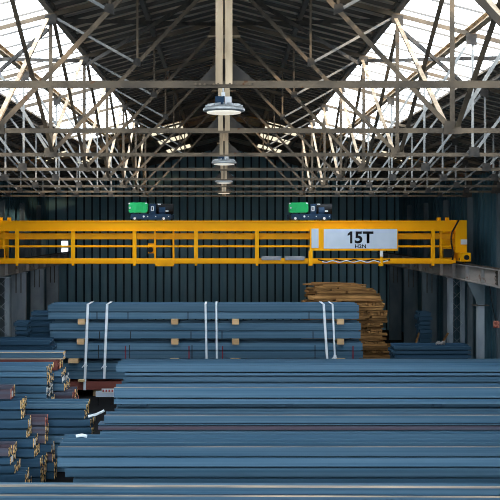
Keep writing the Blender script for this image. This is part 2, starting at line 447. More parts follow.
# ------------------------------------------------------------------ lamps
def make_lamp():
    t = empty('pendant_lamp', (0, 0, 0))
    MB().lathe([(0, .11), (.16, .11), (.20, .10), (.285, .075), (.30, .06), (.30, .03), (.26, .01), (.25, .012)], 40).build('housing', M['alu'], t, smooth=False)
    MB().lathe([(0, -.012), (.18, -.010), (.245, .0), (.25, .012), (0, .014)], 40).build('lens', M['lens'], t, smooth=True)
    fn = MB()
    for k in range(12):
        a = k*math.pi/6
        fn.bar((.10*math.cos(a), .10*math.sin(a), .125), (.27*math.cos(a), .27*math.sin(a), .095), .04, .008)
    fn.build('cooling_fin', M['alu'], t)
    MB().box(-.13, .01, -.08, .08, .11, .235).build('driver_box', M['navy'], t)['label'] = 'navy driver box'
    MB().box(.015, .11, -.07, .07, .11, .23).build('sensor_box', M['white'], t)['label'] = 'white sensor box'
    MB().cyl((-.01, 0, .23), (-.01, 0, .30), .028, 12).build('hook_eye', M['white'], t)
    MB().cyl((-.01, 0, .30), (-.01, 0, .50), .012, 8).build('suspension_rod', M['alu'], t)
    b = MB(); b.box(-.16, .14, -.03, .03, .50, .525); b.box(-.03, .03, 0, .50, .502, .53)
    b.build('bracket', M['king'], t)
    return t
lp = make_lamp()
for k, ti in enumerate((1, 3, 5, 7)):
    o = lp if k == 0 else copy_tree(lp)
    o.location = (0, TR[ti] - .535, CZ + H + (.20, .08, .08, .08)[k])
    tag(o, ('round aluminium pendant lamp nearest the viewer, below the first truss at the ridge line', 'round pendant lamp under the ridge, second from the viewer', 'small round pendant lamp under the ridge, third from the viewer', 'small far pendant lamp, last of the row under the ridge')[k], 'lamp', 'pendant lamps under the ridge')

# ------------------------------------------------------------------ crane runway and its columns
RT, RB = CZ - 1.42, CZ - 2.06
for sx in (-1, 1):
    sd = 'left' if sx < 0 else 'right'
    t = empty('crane_runway', (sx*9.9, 44, RB))
    h = RT - RB; y0, y1 = -18, YB - 44.02
    mb = MB(); mb.box(-.16, .16, y0, y1, 0, .035); mb.box(-.16, .16, y0, y1, h-.035, h); mb.box(-.015, .015, y0, y1, .035, h-.035)
    mb.build('girder', M['runway'], t)
    MB().box(-.035, .035, y0, y1, h, h+.06).build('rail', M['gusset'], t)
    y = y0 + .6
    while y < y1: MB().box(-.15, .15, y, y + .02, .035, h-.035).build('stiffener', M['runway'], t); y += 2.25
    sp = MB(); yy = 33.75 - 44
    sp.box(-.03*sx - .012, -.03*sx + .012, yy-.3, yy+.3, .06, h-.06)
    for k in range(4):
        for m_ in (-.2, -.08, .08, .2):
            z = .12 + k*.13
            sp.cyl((-.04*sx, yy+m_, z), (-.08*sx, yy+m_, z), .022, 8)
    sp.build('splice_plate', M['gusset'], t)
    tag(t, 'long brown-grey crane runway girder with its rail on the %s side' % sd, 'crane runway', 'crane runway girders')
def laced_column(x, d, label):
    t = empty('laced_column', (x, d, 0)); hh = RB
    for s in (-1, 1):
        mb = MB(); mb.box(s*.35-.012, s*.35+.012, -.13, .13, 0, hh)
        mb.box(min(s*.35, s*.15), max(s*.35, s*.15), -.13, -.115, 0, hh); mb.box(min(s*.35, s*.23), max(s*.35, s*.23), .115, .13, 0, hh)
        mb.build('shaft', M['column'], t)
    z = .3; k = 0
    while z < hh - .5:
        for s in (-1, 1):
            MB().bar((-s*.26, -.14, z), (s*.26, -.14, z + .5), .05, .012, (0, 1, 0)).build('lacing_bar', M['column'], t)
        z += .5
    MB().box(-.4, .4, -.17, .17, hh-.035, hh).build('cap_plate', M['column'], t)
    MB().box(-.45, .45, -.2, .2, 0, .03).build('base_plate', M['column'], t)
    return tag(t, label, 'column', 'columns under the crane runways')
def plated_column(x, d, label):
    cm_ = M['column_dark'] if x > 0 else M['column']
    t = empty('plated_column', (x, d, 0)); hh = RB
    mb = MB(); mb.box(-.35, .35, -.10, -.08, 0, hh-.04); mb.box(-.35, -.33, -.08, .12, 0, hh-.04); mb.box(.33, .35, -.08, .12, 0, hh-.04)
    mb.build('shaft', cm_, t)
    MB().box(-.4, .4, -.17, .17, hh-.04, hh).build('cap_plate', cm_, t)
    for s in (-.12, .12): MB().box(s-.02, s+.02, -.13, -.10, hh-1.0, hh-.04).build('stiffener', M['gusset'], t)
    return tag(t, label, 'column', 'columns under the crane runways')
def slim_post(x, d, label):
    t = empty('slim_post', (x, d, 0)); hh = RB
    mb = MB(); mb.box(-.13, .13, -.12, -.10, 0, hh); mb.box(-.13, .13, .10, .12, 0, hh); mb.box(-.01, .01, -.10, .10, 0, hh)
    mb.build('shaft', M['column'], t)
    s = -1 if x > 0 else 1
    MB().plate([(s*.13, hh-.85), (s*.55, hh), (s*-.13, hh), (s*-.13, hh-.85)], -.135, -.12).build('bracket_plate', M['column_dark'], t)
    MB().box(-.3, .3, -.17, .17, hh-.9, hh-.86).build('collar', M['gusset'], t)
    return tag(t, label, 'column', 'columns under the crane runways')
for sx in (-1, 1):
    sd = 'left' if sx < 0 else 'right'
    laced_column(10.18 if sx > 0 else -9.75, TR[7], 'pale grey laced two-shaft column under the %s crane runway' % sd)
    slim_post(sx*10.02, TR[6], 'slim grey post with a triangular bracket under the %s crane runway' % sd)
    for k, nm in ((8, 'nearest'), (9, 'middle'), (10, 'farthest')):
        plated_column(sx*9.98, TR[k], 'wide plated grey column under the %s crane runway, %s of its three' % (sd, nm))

t = empty('pendant_control', (9.83, 34.7, RB))
MB().tube([Vector((0, 0, 0)), Vector((.06, 0, -.5)), Vector((.15, 0, -1.0)), Vector((.22, 0, -1.3))], .018).build('cable', M['black'], t)
MB().cbox(.14, .34, -.06, .06, -1.56, -1.3, .02).build('handset', M['cut_red'], t)
tag(t, 'reddish control handset hanging on a cable from the right crane runway', 'control')
# ------------------------------------------------------------------ overhead crane
CD = 38.9
def cx(px): return X(px, CD)
def cz(py): return Z(py, CD)
cr = empty('overhead_crane', (0, CD, CZ - 1.36))
off = Vector((0, CD, CZ - 1.36))
def cpart(mb, name, m, parent=None, label=None, smooth=False):
    o = mb.build(name, M[m], parent or cr, smooth=smooth)
    if not parent: o.location = -off
    if label: o['label'] = label
    return o
def girder(y):
    mb = MB(); xa, xb = cx(-12), cx(462)
    mb.box(xa, xb, y+.03, y+.42, cz(230.4), cz(221.6)); mb.box(xa, xb, y-.03, y+.48, cz(221.6), cz(220.6)); mb.box(xa, xb, y-.03, y+.48, cz(231.2), cz(230.4))
    return mb
cpart(girder(CD), 'girder', 'yellow'); cpart(girder(CD + 2.3), 'girder', 'yellow')
def rail(y0, y1, px0, px1, yy=.05, dep=.14):
    mb = MB(); mb.cbox(cx(px0), cx(px1), CD + yy, CD + yy + dep, cz(y1), cz(y0), .015); return mb
cpart(rail(233.2, 239.4, -8, 455, .16, .12), 'walkway_channel', 'yellow_dirty')
cpart(rail(245.4, 247.4, -8, 455, .10, .06), 'handrail', 'yellow')
cpart(rail(258.4, 263.2, -8, 456, .04, .16), 'lower_chord', 'yellow')
for px in (17, 73, 134.5, 196, 257, 433):
    mb = MB(); mb.box(cx(px-1.9), cx(px+1.9), CD - .02, CD + .06, cz(263.4), cz(231.2)); mb.box(cx(px-1.2), cx(px+1.2), CD - .03, CD + .07, cz(265.8), cz(263.4))
    cpart(mb, 'post', 'yellow')
for px in (155, 173.5, 441, 4):
    mb = MB(); mb.box(cx(px-.9), cx(px+.9), CD + .0, CD + .05, cz(259), cz(231.2)); cpart(mb, 'thin_post', 'yellow_dirty')
for px in (62.5, 227, 288, 350, 410):
    mb = MB(); mb.box(cx(px-.6), cx(px+.6), CD + .24, CD + .29, cz(259), cz(233.5))
cpart(rail(258.8, 266.3, 155.5, 174, -.12, .15), 'access_step', 'yellow_dirty')
mb = MB(); mb.box(cx(147.5), cx(153.5), CD+.25, CD+.5, cz(253.5), cz(243.5)); cpart(mb, 'gear_bracket', 'yellow_dirty')
mb = MB(); mb.cyl((cx(150), CD+.2, cz(250)), (cx(150), CD+.6, cz(250)), .12, 14); cpart(mb, 'gear_motor', 'black')
# walkway deck between channel and rear girder
mb = MB(); mb.box(cx(-8), cx(455), CD + .3, CD + .95, cz(264.2), cz(263.2)); cpart(mb, 'walkway_deck', 'yellow_dirty')
# capacity sign
mb = MB(); ys = CD - .14
mb.box(cx(309.5), cx(397.5), ys+.03, ys+.07, cz(250.6), cz(227.6)); mb.box(cx(308.4), cx(312.4), ys+.03, ys+.11, cz(265.6), cz(250.6)); mb.box(cx(313), cx(396), ys+.07, ys+.12, cz(236), cz(233))
sg = cpart(mb, 'sign_frame', 'yellow')
MB().box(cx(323.5), cx(396.6), ys+.012, ys+.03, cz(248.6), cz(229)).build('sign_panel', M['plate'], sg)['label'] = 'pale blue-white panel reading 15T'
MB().box(cx(311.2), cx(318.2), ys+.012, ys+.03, cz(248), cz(228.6)).build('side_panel', M['plate'], sg)
def text(body, xc, zb, height, width, name, parent, y, bold=0.0):
    cu = bpy.data.curves.new('lettering', 'FONT'); cu.body = body; cu.size = 1; cu.extrude = .0; cu.align_x = 'CENTER'; cu.offset = bold
    o = bpy.data.objects.new('lettering', cu); col.objects.link(o)
    dg = bpy.context.evaluated_depsgraph_get(); me = bpy.data.meshes.new_from_object(o.evaluated_get(dg)); bpy.data.objects.remove(o)
    xs = [v.co.x for v in me.vertices]; ys_ = [v.co.y for v in me.vertices]
    sxx = width / (max(xs) - min(xs)); szz = height / (max(ys_) - min(ys_)); mx = (max(xs)+min(xs))/2; my = min(ys_)
    for v in me.vertices: v.co = Vector((xc + (v.co.x - mx)*sxx, y, zb + (v.co.y - my)*szz))
    me.materials.clear(); me.materials.append(M['ink'])
    t = bpy.data.objects.new(name, me); col.objects.link(t); t.parent = parent
    md = t.modifiers.new('t', 'SOLIDIFY'); md.thickness = .006; md.offset = 0
    return t
text('5T', cx(363.6), cz(243.4), cz(231.4) - cz(243.4), 18.6/24.11, 'lettering', sg, ys + .006, .03)
z0, z1, xs1 = cz(243.4), cz(231.4), cx(349.6)
MB().plate([(xs1, z0), (xs1 + .095, z0), (xs1 + .095, z1), (xs1 + .02, z1), (xs1 - .10, z1 - .10), (xs1 - .10, z1 - .19), (xs1, z1 - .13)], ys + .003, ys + .009).build('numeral', M['ink'], sg)
text('H2N', cx(360), cz(248.0), .155, 11/24.11, 'lettering', sg, ys + .006, .02)
# cable trays, festoon cable
for a, b in ((261.5, 281), (285, 304.5)):
    mb = MB(); mb.cbox(cx(a), cx(b), CD - .06, CD + .05, cz(260.2), cz(256.2), .02); cpart(mb, 'cable_tray', 'grey')
pts = []
for k in range(57):
    u = k/56; pts.append(Vector((cx(318 + 72*u), CD - .02, cz(259.5 + 1.6*abs(math.sin(u*12.5)) ))))
cpart(MB().tube(pts, .028), 'festoon_cable', 'black')
pts = [Vector((cx(322 + 66*k/30), CD - .06, cz(261.5 + .8*math.sin(k)))) for k in range(31)]
cpart(MB().tube(pts, .02), 'supply_cable', 'strap', label='pale supply cable')
mb = MB(); mb.box(cx(380.2), cx(382.6), CD - .08, CD + .02, cz(266), cz(251)); mb.box(cx(378.6), cx(383), CD - .1, CD + .03, cz(266), cz(263)); cpart(mb, 'cable_bracket', 'yellow')
mb = MB(); mb.box(cx(379.6), cx(382.6), CD - .11, CD - .08, cz(256.5), cz(250.5)); cpart(mb, 'cable_clamp', 'white')
# end trucks with wheels
for sx in (-1, 1):
    x0, x1 = (cx(455), cx(466.4)) if sx > 0 else (-cx(466.4), -cx(455))
    mb = MB(); mb.box(x0, x1, CD - .06, CD + 2.9, cz(252.5), cz(220.2))
    e = cpart(mb, 'end_frame', 'yellow')
    xw = sx*9.9
    mb = MB(); mb.cbox(xw - .19, xw + .19, CD - .55, CD + 3.4, cz(261.2), cz(252.5), .03); cpart(mb, 'end_truck', 'yellow')
    for yy in (CD - .2, CD + 3.0):
        mb = MB(); mb.cyl((xw - .06, yy, CZ - 1.36 + .17), (xw + .06, yy, CZ - 1.36 + .17), .17, 20); mb.cyl((xw - .2, yy, CZ - 1.19), (xw + .2, yy, CZ - 1.19), .05, 12); cpart(mb, 'wheel', 'black')
    mb = MB(); mb.cyl((xw, CD - .68, cz(257)), (xw, CD - .55, cz(257)), .10, 14); cpart(mb, 'buffer', 'black')
    mb = MB(); bx = xw - sx*.62; mb.box(bx - .16, bx + .16, CD - .08, CD + .1, cz(257.5), cz(249)); cpart(mb, 'drive_motor', 'black')
    bx = xw - sx*.95
    for k in (0, .35):
        mb = MB(); mb.box(bx + sx*k - .06, bx + sx*k + .06, CD + .1, CD + .3, cz(220.6), cz(217.4)); cpart(mb, 'stop_block', 'yellow_dirty')
    pts = [Vector((xw - sx*(.18 + .28*u), CD - .085, cz(220 + 12*u + 0*u))) for u in [k/8 for k in range(9)]] + [Vector((xw - sx*(.46 + .04*math.sin(u*6)), CD - .085, cz(232 + 28*u))) for u in [k/10 for k in range(1, 11)]]
    cpart(MB().tube(pts, .035), 'power_cable', 'black')
    mb = MB(); mb.box(xw + sx*.02 - .12, xw + sx*.02 + .12, CD - .16, CD - .06, cz(244.4), cz(239.4)); cpart(mb, 'control_box', 'white')
tag(cr, 'yellow double-girder overhead crane with the 15T sign, spanning the hall', 'overhead crane')
# hoist trolleys on top of the girders
def make_trolley():
    t = empty('hoist_trolley', (0, 0, 0)); s = 1/24.11
    # local x from the left end of the green cover, z from the girder top
    mb = MB()
    for z0, z1, i in ((8*s, 18.2*s, 0),):
        pr = []
        xa, xb, r = 0, 19*s, .10
        for c_, (cx_, cz_, a0) in enumerate(((xb-r, z1-r, 0), (xa+r*.5, z1-r*.5, 90), (xa+r*.5, z0+r*.5, 180), (xb-r, z0+r, 270))):
            rr = r if c_ in (0, 3) else r*.5
            for k in range(5):
                a = math.radians(a0 + k*22.5); pr.append((cx_ + rr*math.cos(a), cz_ + rr*math.sin(a)))
        mb.extrude_y(pr, -.02, .5)
    mc = mb.build('motor_cover', M['green'], t)
    for k in range(4): MB().box((3.5 + k*3.6)*s, (4.1 + k*3.6)*s, -.035, -.02, 9.5*s, 16.5*s).build('cooling_rib', M['green'], mc)
    MB().box(.5*s, 2*s, -.04, -.02, 12*s, 13.6*s).build('nameplate', M['white'], mc)
    for x, z in ((.5, 17.2), (17.5, 17.4)): MB().cyl((x*s, -.05, z*s), (x*s, -.02, z*s), .035, 10).build('lifting_eye', M['white'], mc)
    MB().box(2*s, 42*s, -.02, .10, 1.6*s, 6.8*s).build('side_frame', M['navy'], t)
    MB().box(2*s, 42*s, 2.45, 2.57, 1.6*s, 6.8*s).build('side_frame', M['navy'], t)
    for x in (3, 38): MB().box(x*s, (x+3)*s, .10, 2.45, 2.5*s, 6.2*s).build('cross_beam', M['navy'], t)
    MB().box(21*s, 27*s, -.01, .45, 6.8*s, 16.8*s).build('gearbox', M['navy'], t)
    MB().box(22.2*s, 25.2*s, -.03, -.01, 9.5*s, 14.5*s).build('control_panel', M['white'], t)
    MB().box(23*s, 24.2*s, -.04, -.03, 10.5*s, 13.5*s).build('switch', M['ink'], t)
    MB().cyl((27*s, .6, 12*s), (44*s, .6, 12*s), .22, 20).build('rope_drum', M['black'], t)
    MB().cyl((30*s, .45, 9*s), (36*s, .45, 9*s), .20, 16).build('brake_drum', M['navy'], t)
    for x in (36.5, 28.6): MB().box(x*s, (x+3)*s, .25, .36, (9 if x > 30 else 16)*s, (10.4 if x > 30 else 17.2)*s).build('rating_plate', M['white'], t)
    for x in (6, 35):
        for y in (-.02, 2.3):
            w_ = MB().cyl((x*s, y, 2.0*s+.005), (x*s, y + .22, 2.0*s+.005), 2.0*s, 18).build('wheel', M['gusset'], t)
            if y < 0: MB().cyl((x*s, -.035, 2.2*s), (x*s, -.02, 2.2*s), .055, 14).build('hub_cap', M['white'], w_)
    for x, r in ((15, .045), (19, .025), (27, .025), (40, .02)): MB().cyl((x*s, -.03, 4.2*s), (x*s, -.02, 4.2*s), r, 10).build('bolt', M['white'], t)
    return t
tr = make_trolley(); tr.location = (cx(128.5), CD + .1, cz(220.6)); tag(tr, 'left hoist trolley with green motor cover on top of the yellow crane', 'hoist trolley', 'hoist trolleys on the crane')
t2 = copy_tree(tr); t2.location = (cx(289.5), CD + .1, cz(220.6)); t2['label'] = 'right hoist trolley with green motor cover on the yellow crane, near the 15T sign'

# ------------------------------------------------------------------ steel beams
def hprof(h, w, tf, tw, c):
    """H section lying on its side: both flanges upright, the front one towards the viewer (y = 0)"""
    g = c; c = .004     # the front flange stops short, so rows show a dark slot between them
    if True: return [(c, g), (tf, g), (tf, h/2 - tw/2), (w - tf, h/2 - tw/2), (w - tf, 0), (w - c, 0), (w, c), (w, h - c), (w - c, h), (w - tf, h), (w - tf, h/2 + tw/2), (tf, h/2 + tw/2), (tf, h - g), (c, h - g), (0, h - g - c), (0, g + c)]
    return [(c, 0), (tf, 0), (tf, h/2 - tw/2), (w - tf, h/2 - tw/2), (w - tf, 0), (w - c, 0), (w, c), (w, h - c), (w - c, h), (w - tf, h), (w - tf, h/2 + tw/2), (tf, h/2 + tw/2), (tf, h), (c, h), (0, h - c), (0, c)]
def iprof(h, w, tf, tw, c):
    """I section standing upright: flanges level, the web towards the viewer"""
    a, b = w/2 - tw/2, w/2 + tw/2
    return [(0, 0), (w, 0), (w, tf), (b, tf), (b, h - tf), (w, h - tf), (w, h), (0, h), (0, h - tf), (a, h - tf), (a, tf), (0, tf)]
def beam(x0, x1, y, z, h, w, m, label, group, end=None, kind='h', c=.018, tags=0, yaw=0):
    tf = min(.035, h*.16); tw = .022
    pr = (hprof if kind == 'h' else iprof)(h, w, tf, tw, c)
    L = x1 - x0
    o = MB().extrude_x(pr, -L/2, L/2).build('steel_beam', M[m]); o.location = ((x0 + x1)/2, y, z); o.rotation_euler.z = yaw
    tag(o, label, 'steel beam', group)
    if end:
        e = MB().extrude_x((hprof if kind == 'h' else iprof)(h, w, tf + .045, tw + .05, c*.6), 0, .012).build('cut_end', M[end], o, (L/2, 0, 0))
        e['label'] = 'mottled rusty cut end'
        if tags:
            MB().box(0, .004, w*.25, w*.75, h*.2, h*.2 + .12*tags).build('paper_tag', M['white'], o, (L/2 + .013, 0, 0))
    return o
def worn_edge(o, y0, y1, z0, z1, m, L):
    MB().box(-L/2 + .01, L/2 - .01, y0, y1, z0, z1).build('worn_edge', M[m], o)['label'] = 'pale worn flange edge'
HID = 'hidden'
def stack(name, d, rows, w, n, group, end=None, z_bot=0.0, dark=False, tag_rows=()):
    """rows from the top: (x0, x1, z_top, h, material[, visible]); n beams deep"""
    top = len(rows)
    for i, r in enumerate(rows):
        x0, x1, zt, h, m = r[:5]
        for k in range(n):
            lab = ('%s steel beam in the front face of the %s, %s row from the top' % (COL[m], name, ORD[i]) if k == 0 else
                   '%s steel beam on top of the %s, %s back from its front edge' % (COL[m], name, ORD[k]) if i == 0 else
                   '%s steel beam inside the %s, row %s, %s back' % (COL[m], name, ORD[i], ORD[k]))
            dx = random.uniform(-.06, .06) if k else 0
            o = beam(x0 + dx, x1 + dx, d + k*(w + .006), zt - h, h, w, m, lab, group, end=((r[5] if len(r) > 5 else 'cut_red' if m in ('beam_red', 'beam_rust') and random.random() < .4 else end) if end else None),
                 tags=(1.2 if (i, k) in tag_rows else 0))
            if name == 'nearest right-hand stack' and i == 0 or (name.startswith(('second right', 'third right')) and i == 0):
                worn_edge(o, .004, .026, h - .018, h - .008, 'edge', x1 - x0)
COL = {'beam': 'blue-grey', 'beam_red': 'purplish brown', 'beam_rust': 'red-brown', 'beam_dark': 'dark blue', 'beam_tan': 'grey and tan'}
def fill(rows, z_low, x0, x1, m='beam', step=.5):
    """supporting rows further down that other stacks stand in front of"""
    z = rows[-1][2] - rows[-1][3]
    k = max(1, round((z - z_low) / step)); h = (z - z_low)/k
    for i in range(k):
        rows.append((x0, x1, z, h, m)); z -= h
    return rows
XR = 8.9
def bearers(d0, d1, xs, z0, z1, where, w=.18):
    for i, x in enumerate(xs):
        o = MB().box(-w/2, w/2, d0, d1, z0, z1).build('timber_bearer', M['block']); o.location = (x, 0, 0)
        tag(o, 'timber bearer on the floor under the %s' % where, 'timber', 'bearers under the ' + where)
# R1, the nearest big stack on the right
d = 22.0; z = 1.323
rows = []
for i, (px, m) in enumerate(((57.5, 'beam'), (57.5, 'beam'), (65, 'beam'), (73, 'beam'), (73, 'beam'))):
    rows.append((X(px, d), XR - .3*random.random(), z - i*.247, .245, m))
stack('nearest right-hand stack', d, rows, .43, 3, 'beams of the nearest right-hand stack')
bearers(d - .0, d + 1.3, (-2.5, 1.5, 6), 0, z - 5*.247 + .002, 'nearest right-hand stack')
# R2
d = 23.55; z = 1.763
rows = [(X(104, d), XR, z, .235, 'beam'), (X(98, d), XR, z - .237, .035, 'beam'), (X(98, d), XR, z - .274, .13, 'beam_red')]
rows = fill(rows, 0, X(100, d), XR)
stack('second right-hand stack', d, rows, .42, 1, 'beams of the second right-hand stack')
# R3
d = 24.3; z = 2.33
rows = [(X(114, d), XR, z, .29, 'beam'), (X(114, d), XR, z - .292, .165, 'beam')]
zz = z - .292 - .165
for i, x in enumerate((-2.2, 1.6, 5.5)):
    tag(MB().box(x, x + .2, d + .2, d + .45, zz - .085, zz).build('steel_spacer', M['beam_dark']), 'dark steel spacer between rows of the third right-hand stack', 'spacer', 'spacers in the third right-hand stack')
rows += [(X(114.5, d), XR, zz - .085, .145, 'beam'), (X(113, d), XR, zz - .232, .12, 'beam')]
rows = fill(rows, 0, X(113, d), XR)
stack('third right-hand stack', d, rows, .5, 1, 'beams of the third right-hand stack')
# R4, the rear one, highest
d = 25.3; z = 2.76
rows = [(X(116, d), XR, z, .20, 'beam'), (X(124.5, d), XR, z - .202, .10, 'beam'), (X(124.5, d), XR, z - .304, .17, 'beam')]
rows = fill(rows, 0, X(122, d), XR)
stack('rear right-hand stack', d, rows, .40, 3, 'beams of the rear right-hand stack')
# front upright I-beam, along the bottom of the picture
fx0, fx1 = -6.6, 7.2
b1 = beam(fx0, fx1, 20.15, Z(496.8, 20.15), .235, .22, 'beam', 'grey I-beam with tan edges lying along the bottom edge of the picture', 'front beams', kind='i', yaw=-.012)
b2 = beam(fx0 - .5, fx1, 20.15, Z(496.8, 20.15) - .262, .26, .22, 'beam', 'blue-grey I-beam lowest in the picture, under the tan-edged beam', 'front beams', kind='i', yaw=-.012)
b3 = beam(fx0 - .5, fx1, 20.15, 0.0, Z(496.8, 20.15) - .264, .22, 'beam', 'blue-grey I-beam on the floor at the bottom edge', 'front beams', kind='i', yaw=-.012)
b4 = beam(fx0 - .3, fx1, 20.62, Z(487, 20.62) - .24, .24, .3, 'beam', 'blue-grey beam just behind the tan-edged front beam', 'front beams', kind='h')
b5 = beam(fx0 - .3, fx1, 20.62, 0.0, Z(487, 20.62) - .242, .3, 'beam', 'blue-grey beam on the floor behind the front beams', 'front beams', kind='h')

LF = fx1 - fx0
worn_edge(b1, -.008, 0, .002, .034, 'edge', LF); worn_edge(b1, -.008, 0, .201, .233, 'edge', LF); worn_edge(b1, .0, .03, .235, .240, 'edge', LF)
# left-hand piles, right ends staggered
XL = -9.3
def lpile(name, d, specs, w, n, group, end='cut', z_low=0.0, tag_rows=()):
    """specs from the top: (right px, top py, bottom py, material)"""
    rows = []
    for px, y0, y1, m, *st in specs:
        zt, zb = Z(y0, d), Z(y1, d)
        if rows: zt = rows[-1][2] - rows[-1][3] - .002
        rows.append((XL + random.uniform(0, .2), X(px, d), zt, zt - zb, m, *st))
    if rows[-1][2] - rows[-1][3] > z_low + .1:
        rows = fill(rows, z_low, XL, rows[-1][1], rows[-1][4])
    elif rows[-1][2] - rows[-1][3] > 1e-3:
        r = rows[-1]; rows[-1] = (r[0], r[1], r[2], r[2] - z_low) + tuple(r[4:])
    stack(name, d, rows, w, n, group, end=end, tag_rows=tag_rows)
G = 'beams of the left-hand piles'
lb = beam(XL, X(63, 27.2), 27.25, Z(359.6, 27.2), Z(352, 27.2) - Z(359.6, 27.2), .3, 'beam', 'upright grey I-beam with tan lower edge lying on top of the rear left pile', G, end='cut', kind='i', tags=.9)
worn_edge(lb, -.008, 0, .0, .036, 'edge', X(63, 27.2) - XL); worn_edge(lb, -.008, 0, .19, .215, 'edge', X(63, 27.2) - XL)
lpile('rear left pile', 27.1, [(57, 360, 371, 'beam_rust'), (61.5, 371, 377, 'beam'), (62, 377, 383, 'beam_dark', 'cut_white'), (64, 383, 391.5, 'beam'), (72.5, 391.5, 400, 'beam_red'), (73, 400, 408.5, 'beam_red'), (76, 408.5, 418, 'beam')], .42, 2, G, tag_rows=((2, 0),))
lpile('tall middle left pile', 25.9, [(46.5, 366, 371.5, 'beam'), (46.8, 371.5, 377.5, 'beam'), (47, 377.5, 385.3, 'beam'), (46.5, 385.3, 393, 'beam', 'cut_white'), (46.6, 393, 399, 'beam', 'cut_white'), (49.3, 399, 407, 'beam'), (49.5, 407, 415, 'beam')], .40, 2, G)
lpile('middle pile behind the nearest right-hand stack', 24.75, [(86, 404.5, 409.5, 'beam'), (84.5, 409.5, 419, 'beam_dark'), (90, 419, 427, 'beam_dark'), (91.5, 427, 435, 'beam_dark'), (72, 435, 444, 'beam')], .42, 2, G, tag_rows=((2, 1),))
lpile('lower middle left pile', 24.0, [(45, 417, 426, 'beam_red'), (45.5, 426, 435, 'beam_red'), (45, 435, 444, 'beam_red'), (51.5, 444, 453, 'beam_dark'), (52, 453, 462, 'beam_red'), (54, 462, 472, 'beam_dark')], .36, 1, G, tag_rows=((3, 0),))
lpile('staggered front left pile', 23.3, [(10.5, 388.5, 400, 'beam_red'), (20.5, 400.3, 410, 'beam_dark'), (21, 410, 419.5, 'beam_dark'), (28, 419.5, 429, 'beam_dark'), (26.5, 429, 438.5, 'beam_dark'), (33, 438.5, 448, 'beam_dark'), (34, 448, 458, 'beam_dark'), (40, 458, 468, 'beam_dark'), (40.5, 468, 478, 'beam_dark')], .30, 2, G, tag_rows=((0, 0), (3, 0), (5, 0)))
lpile('low front left pile', 22.2, [(8.5, 447.5, 457, 'beam_red'), (10, 457, 465, 'beam_dark'), (14.5, 465, 474, 'beam_dark'), (25, 474, 483, 'beam_dark')], .32, 2, G, tag_rows=((1, 0),))

# ------------------------------------------------------------------ far strapped stack
SD = 36.0
def sx_(px): return X(px, SD)
tiers = [('top', 2.965, 3.54, 48.5, 359.5), ('second', 2.215, 2.845, 50, 361), ('third', 1.455, 2.08, 49.5, 363), ('fourth', .66, 1.315, 52, 364)]
GS = 'beams of the far strapped stack'
TB = {}
for nm, z0, z1, pa, pb in tiers:
    h = (z1 - z0)/2
    for r in (0, 1):
        for k in (0, 1):
            rw = 'upper' if r == 0 else 'lower'
            lab = '%s blue-grey beam of the %s tier in the far stack with white straps, %s side' % (rw, nm, 'front' if k == 0 else 'rear')
            TB[(nm, rw, k)] = beam(sx_(pa + random.uniform(-.6, .6)), sx_(pb + random.uniform(-.6, .6)), SD + k*.62, z1 - h*(r+1) + .002, h - .004, .60, 'beam', lab, GS, c=.018)
for k in (0, 1):
    beam(sx_(60), sx_(364), SD + k*.62, .25, .35, .60, 'beam_rust', 'red-brown beam at the bottom of the far strapped stack, %s side' % ('front' if k == 0 else 'rear'), GS, c=.018)
# timber bearers between its tiers
def tier_bearer(px, z0, z1, drop, label, w=.22):
    x = sx_(px); mb = MB(); mb.box(x - w/2, x + w/2, SD - .02, SD + 1.2, z0 + .001, z1 - .001)
    mb.box(x - w/2 - .02, x + w/2 + .02, SD - .20, SD - .02, z0 - drop, z1 + .02)
    tag(mb.build('timber_bearer', M['block']), label, 'timber', 'bearers between tiers of the far strapped stack')
pos = {'leftmost': 82, 'second from left': 175, 'third from left': 235.5, 'rightmost': 340}
for pn, px in pos.items():
    tier_bearer(px, 2.845, 2.975, .05, '%s timber block between the first and second tiers of the far stack' % pn)
    tier_bearer(px - (1 if pn == 'leftmost' else 0), 2.08, 2.215, .05, '%s timber block between the second and third tiers of the far stack' % pn)
    tier_bearer(px - (8 if pn == 'leftmost' else 0), 1.315, 1.455, .0, '%s timber block between the third and fourth tiers of the far stack' % pn, .34)
    tier_bearer(px, .60, .66, .0, '%s timber strip above the red-brown bottom beams of the far stack' % pn, .2)
    x = sx_(px + 14)
    tag(MB().box(x - .15, x + .15, SD + .2, SD + 1.2, 0, .25).build('timber_bearer', M['block']), '%s timber bearer on the floor under the far stack' % pn, 'timber', 'floor bearers of the far strapped stack')
# thin dark and red bands across the front of the beams
def band(px, z0, z1, m, par, lab=None, w=.035):
    x = sx_(px); pl = par.location
    o = MB().box(-w/2, w/2, -.012, 0, z0 - pl.z, z1 - pl.z).build('face_band', M[m], par, (x - pl.x, 0, 0))
    if lab: o['label'] = lab
for px, t in [(97, 'top'), (128, 'top'), (188, 'top'), (309, 'top'), (99.5, 'second'), (130.5, 'second'), (191, 'second'), (222, 'second'), (313, 'second'),
              (98.5, 'third'), (129.5, 'third'), (192, 'third'), (315, 'third')]:
    z0, z1 = {'top': (2.99, 3.26), 'second': (2.23, 2.51), 'third': (1.47, 1.75)}[t]
    band(px, z0, z1, 'band', TB[(t, 'lower', 0)])
    if t == 'third': band(px, 1.77, 1.98, 'band', TB[(t, 'upper', 0)])
for px in (125.5, 189, 222.5, 353):
    band(px, 1.44, 1.76, 'redband', TB[('third', 'lower', 0)], 'red marking band', .045)
    band(px, 1.77, 1.95, 'redband', TB[('third', 'upper', 0)], 'red marking band', .045)
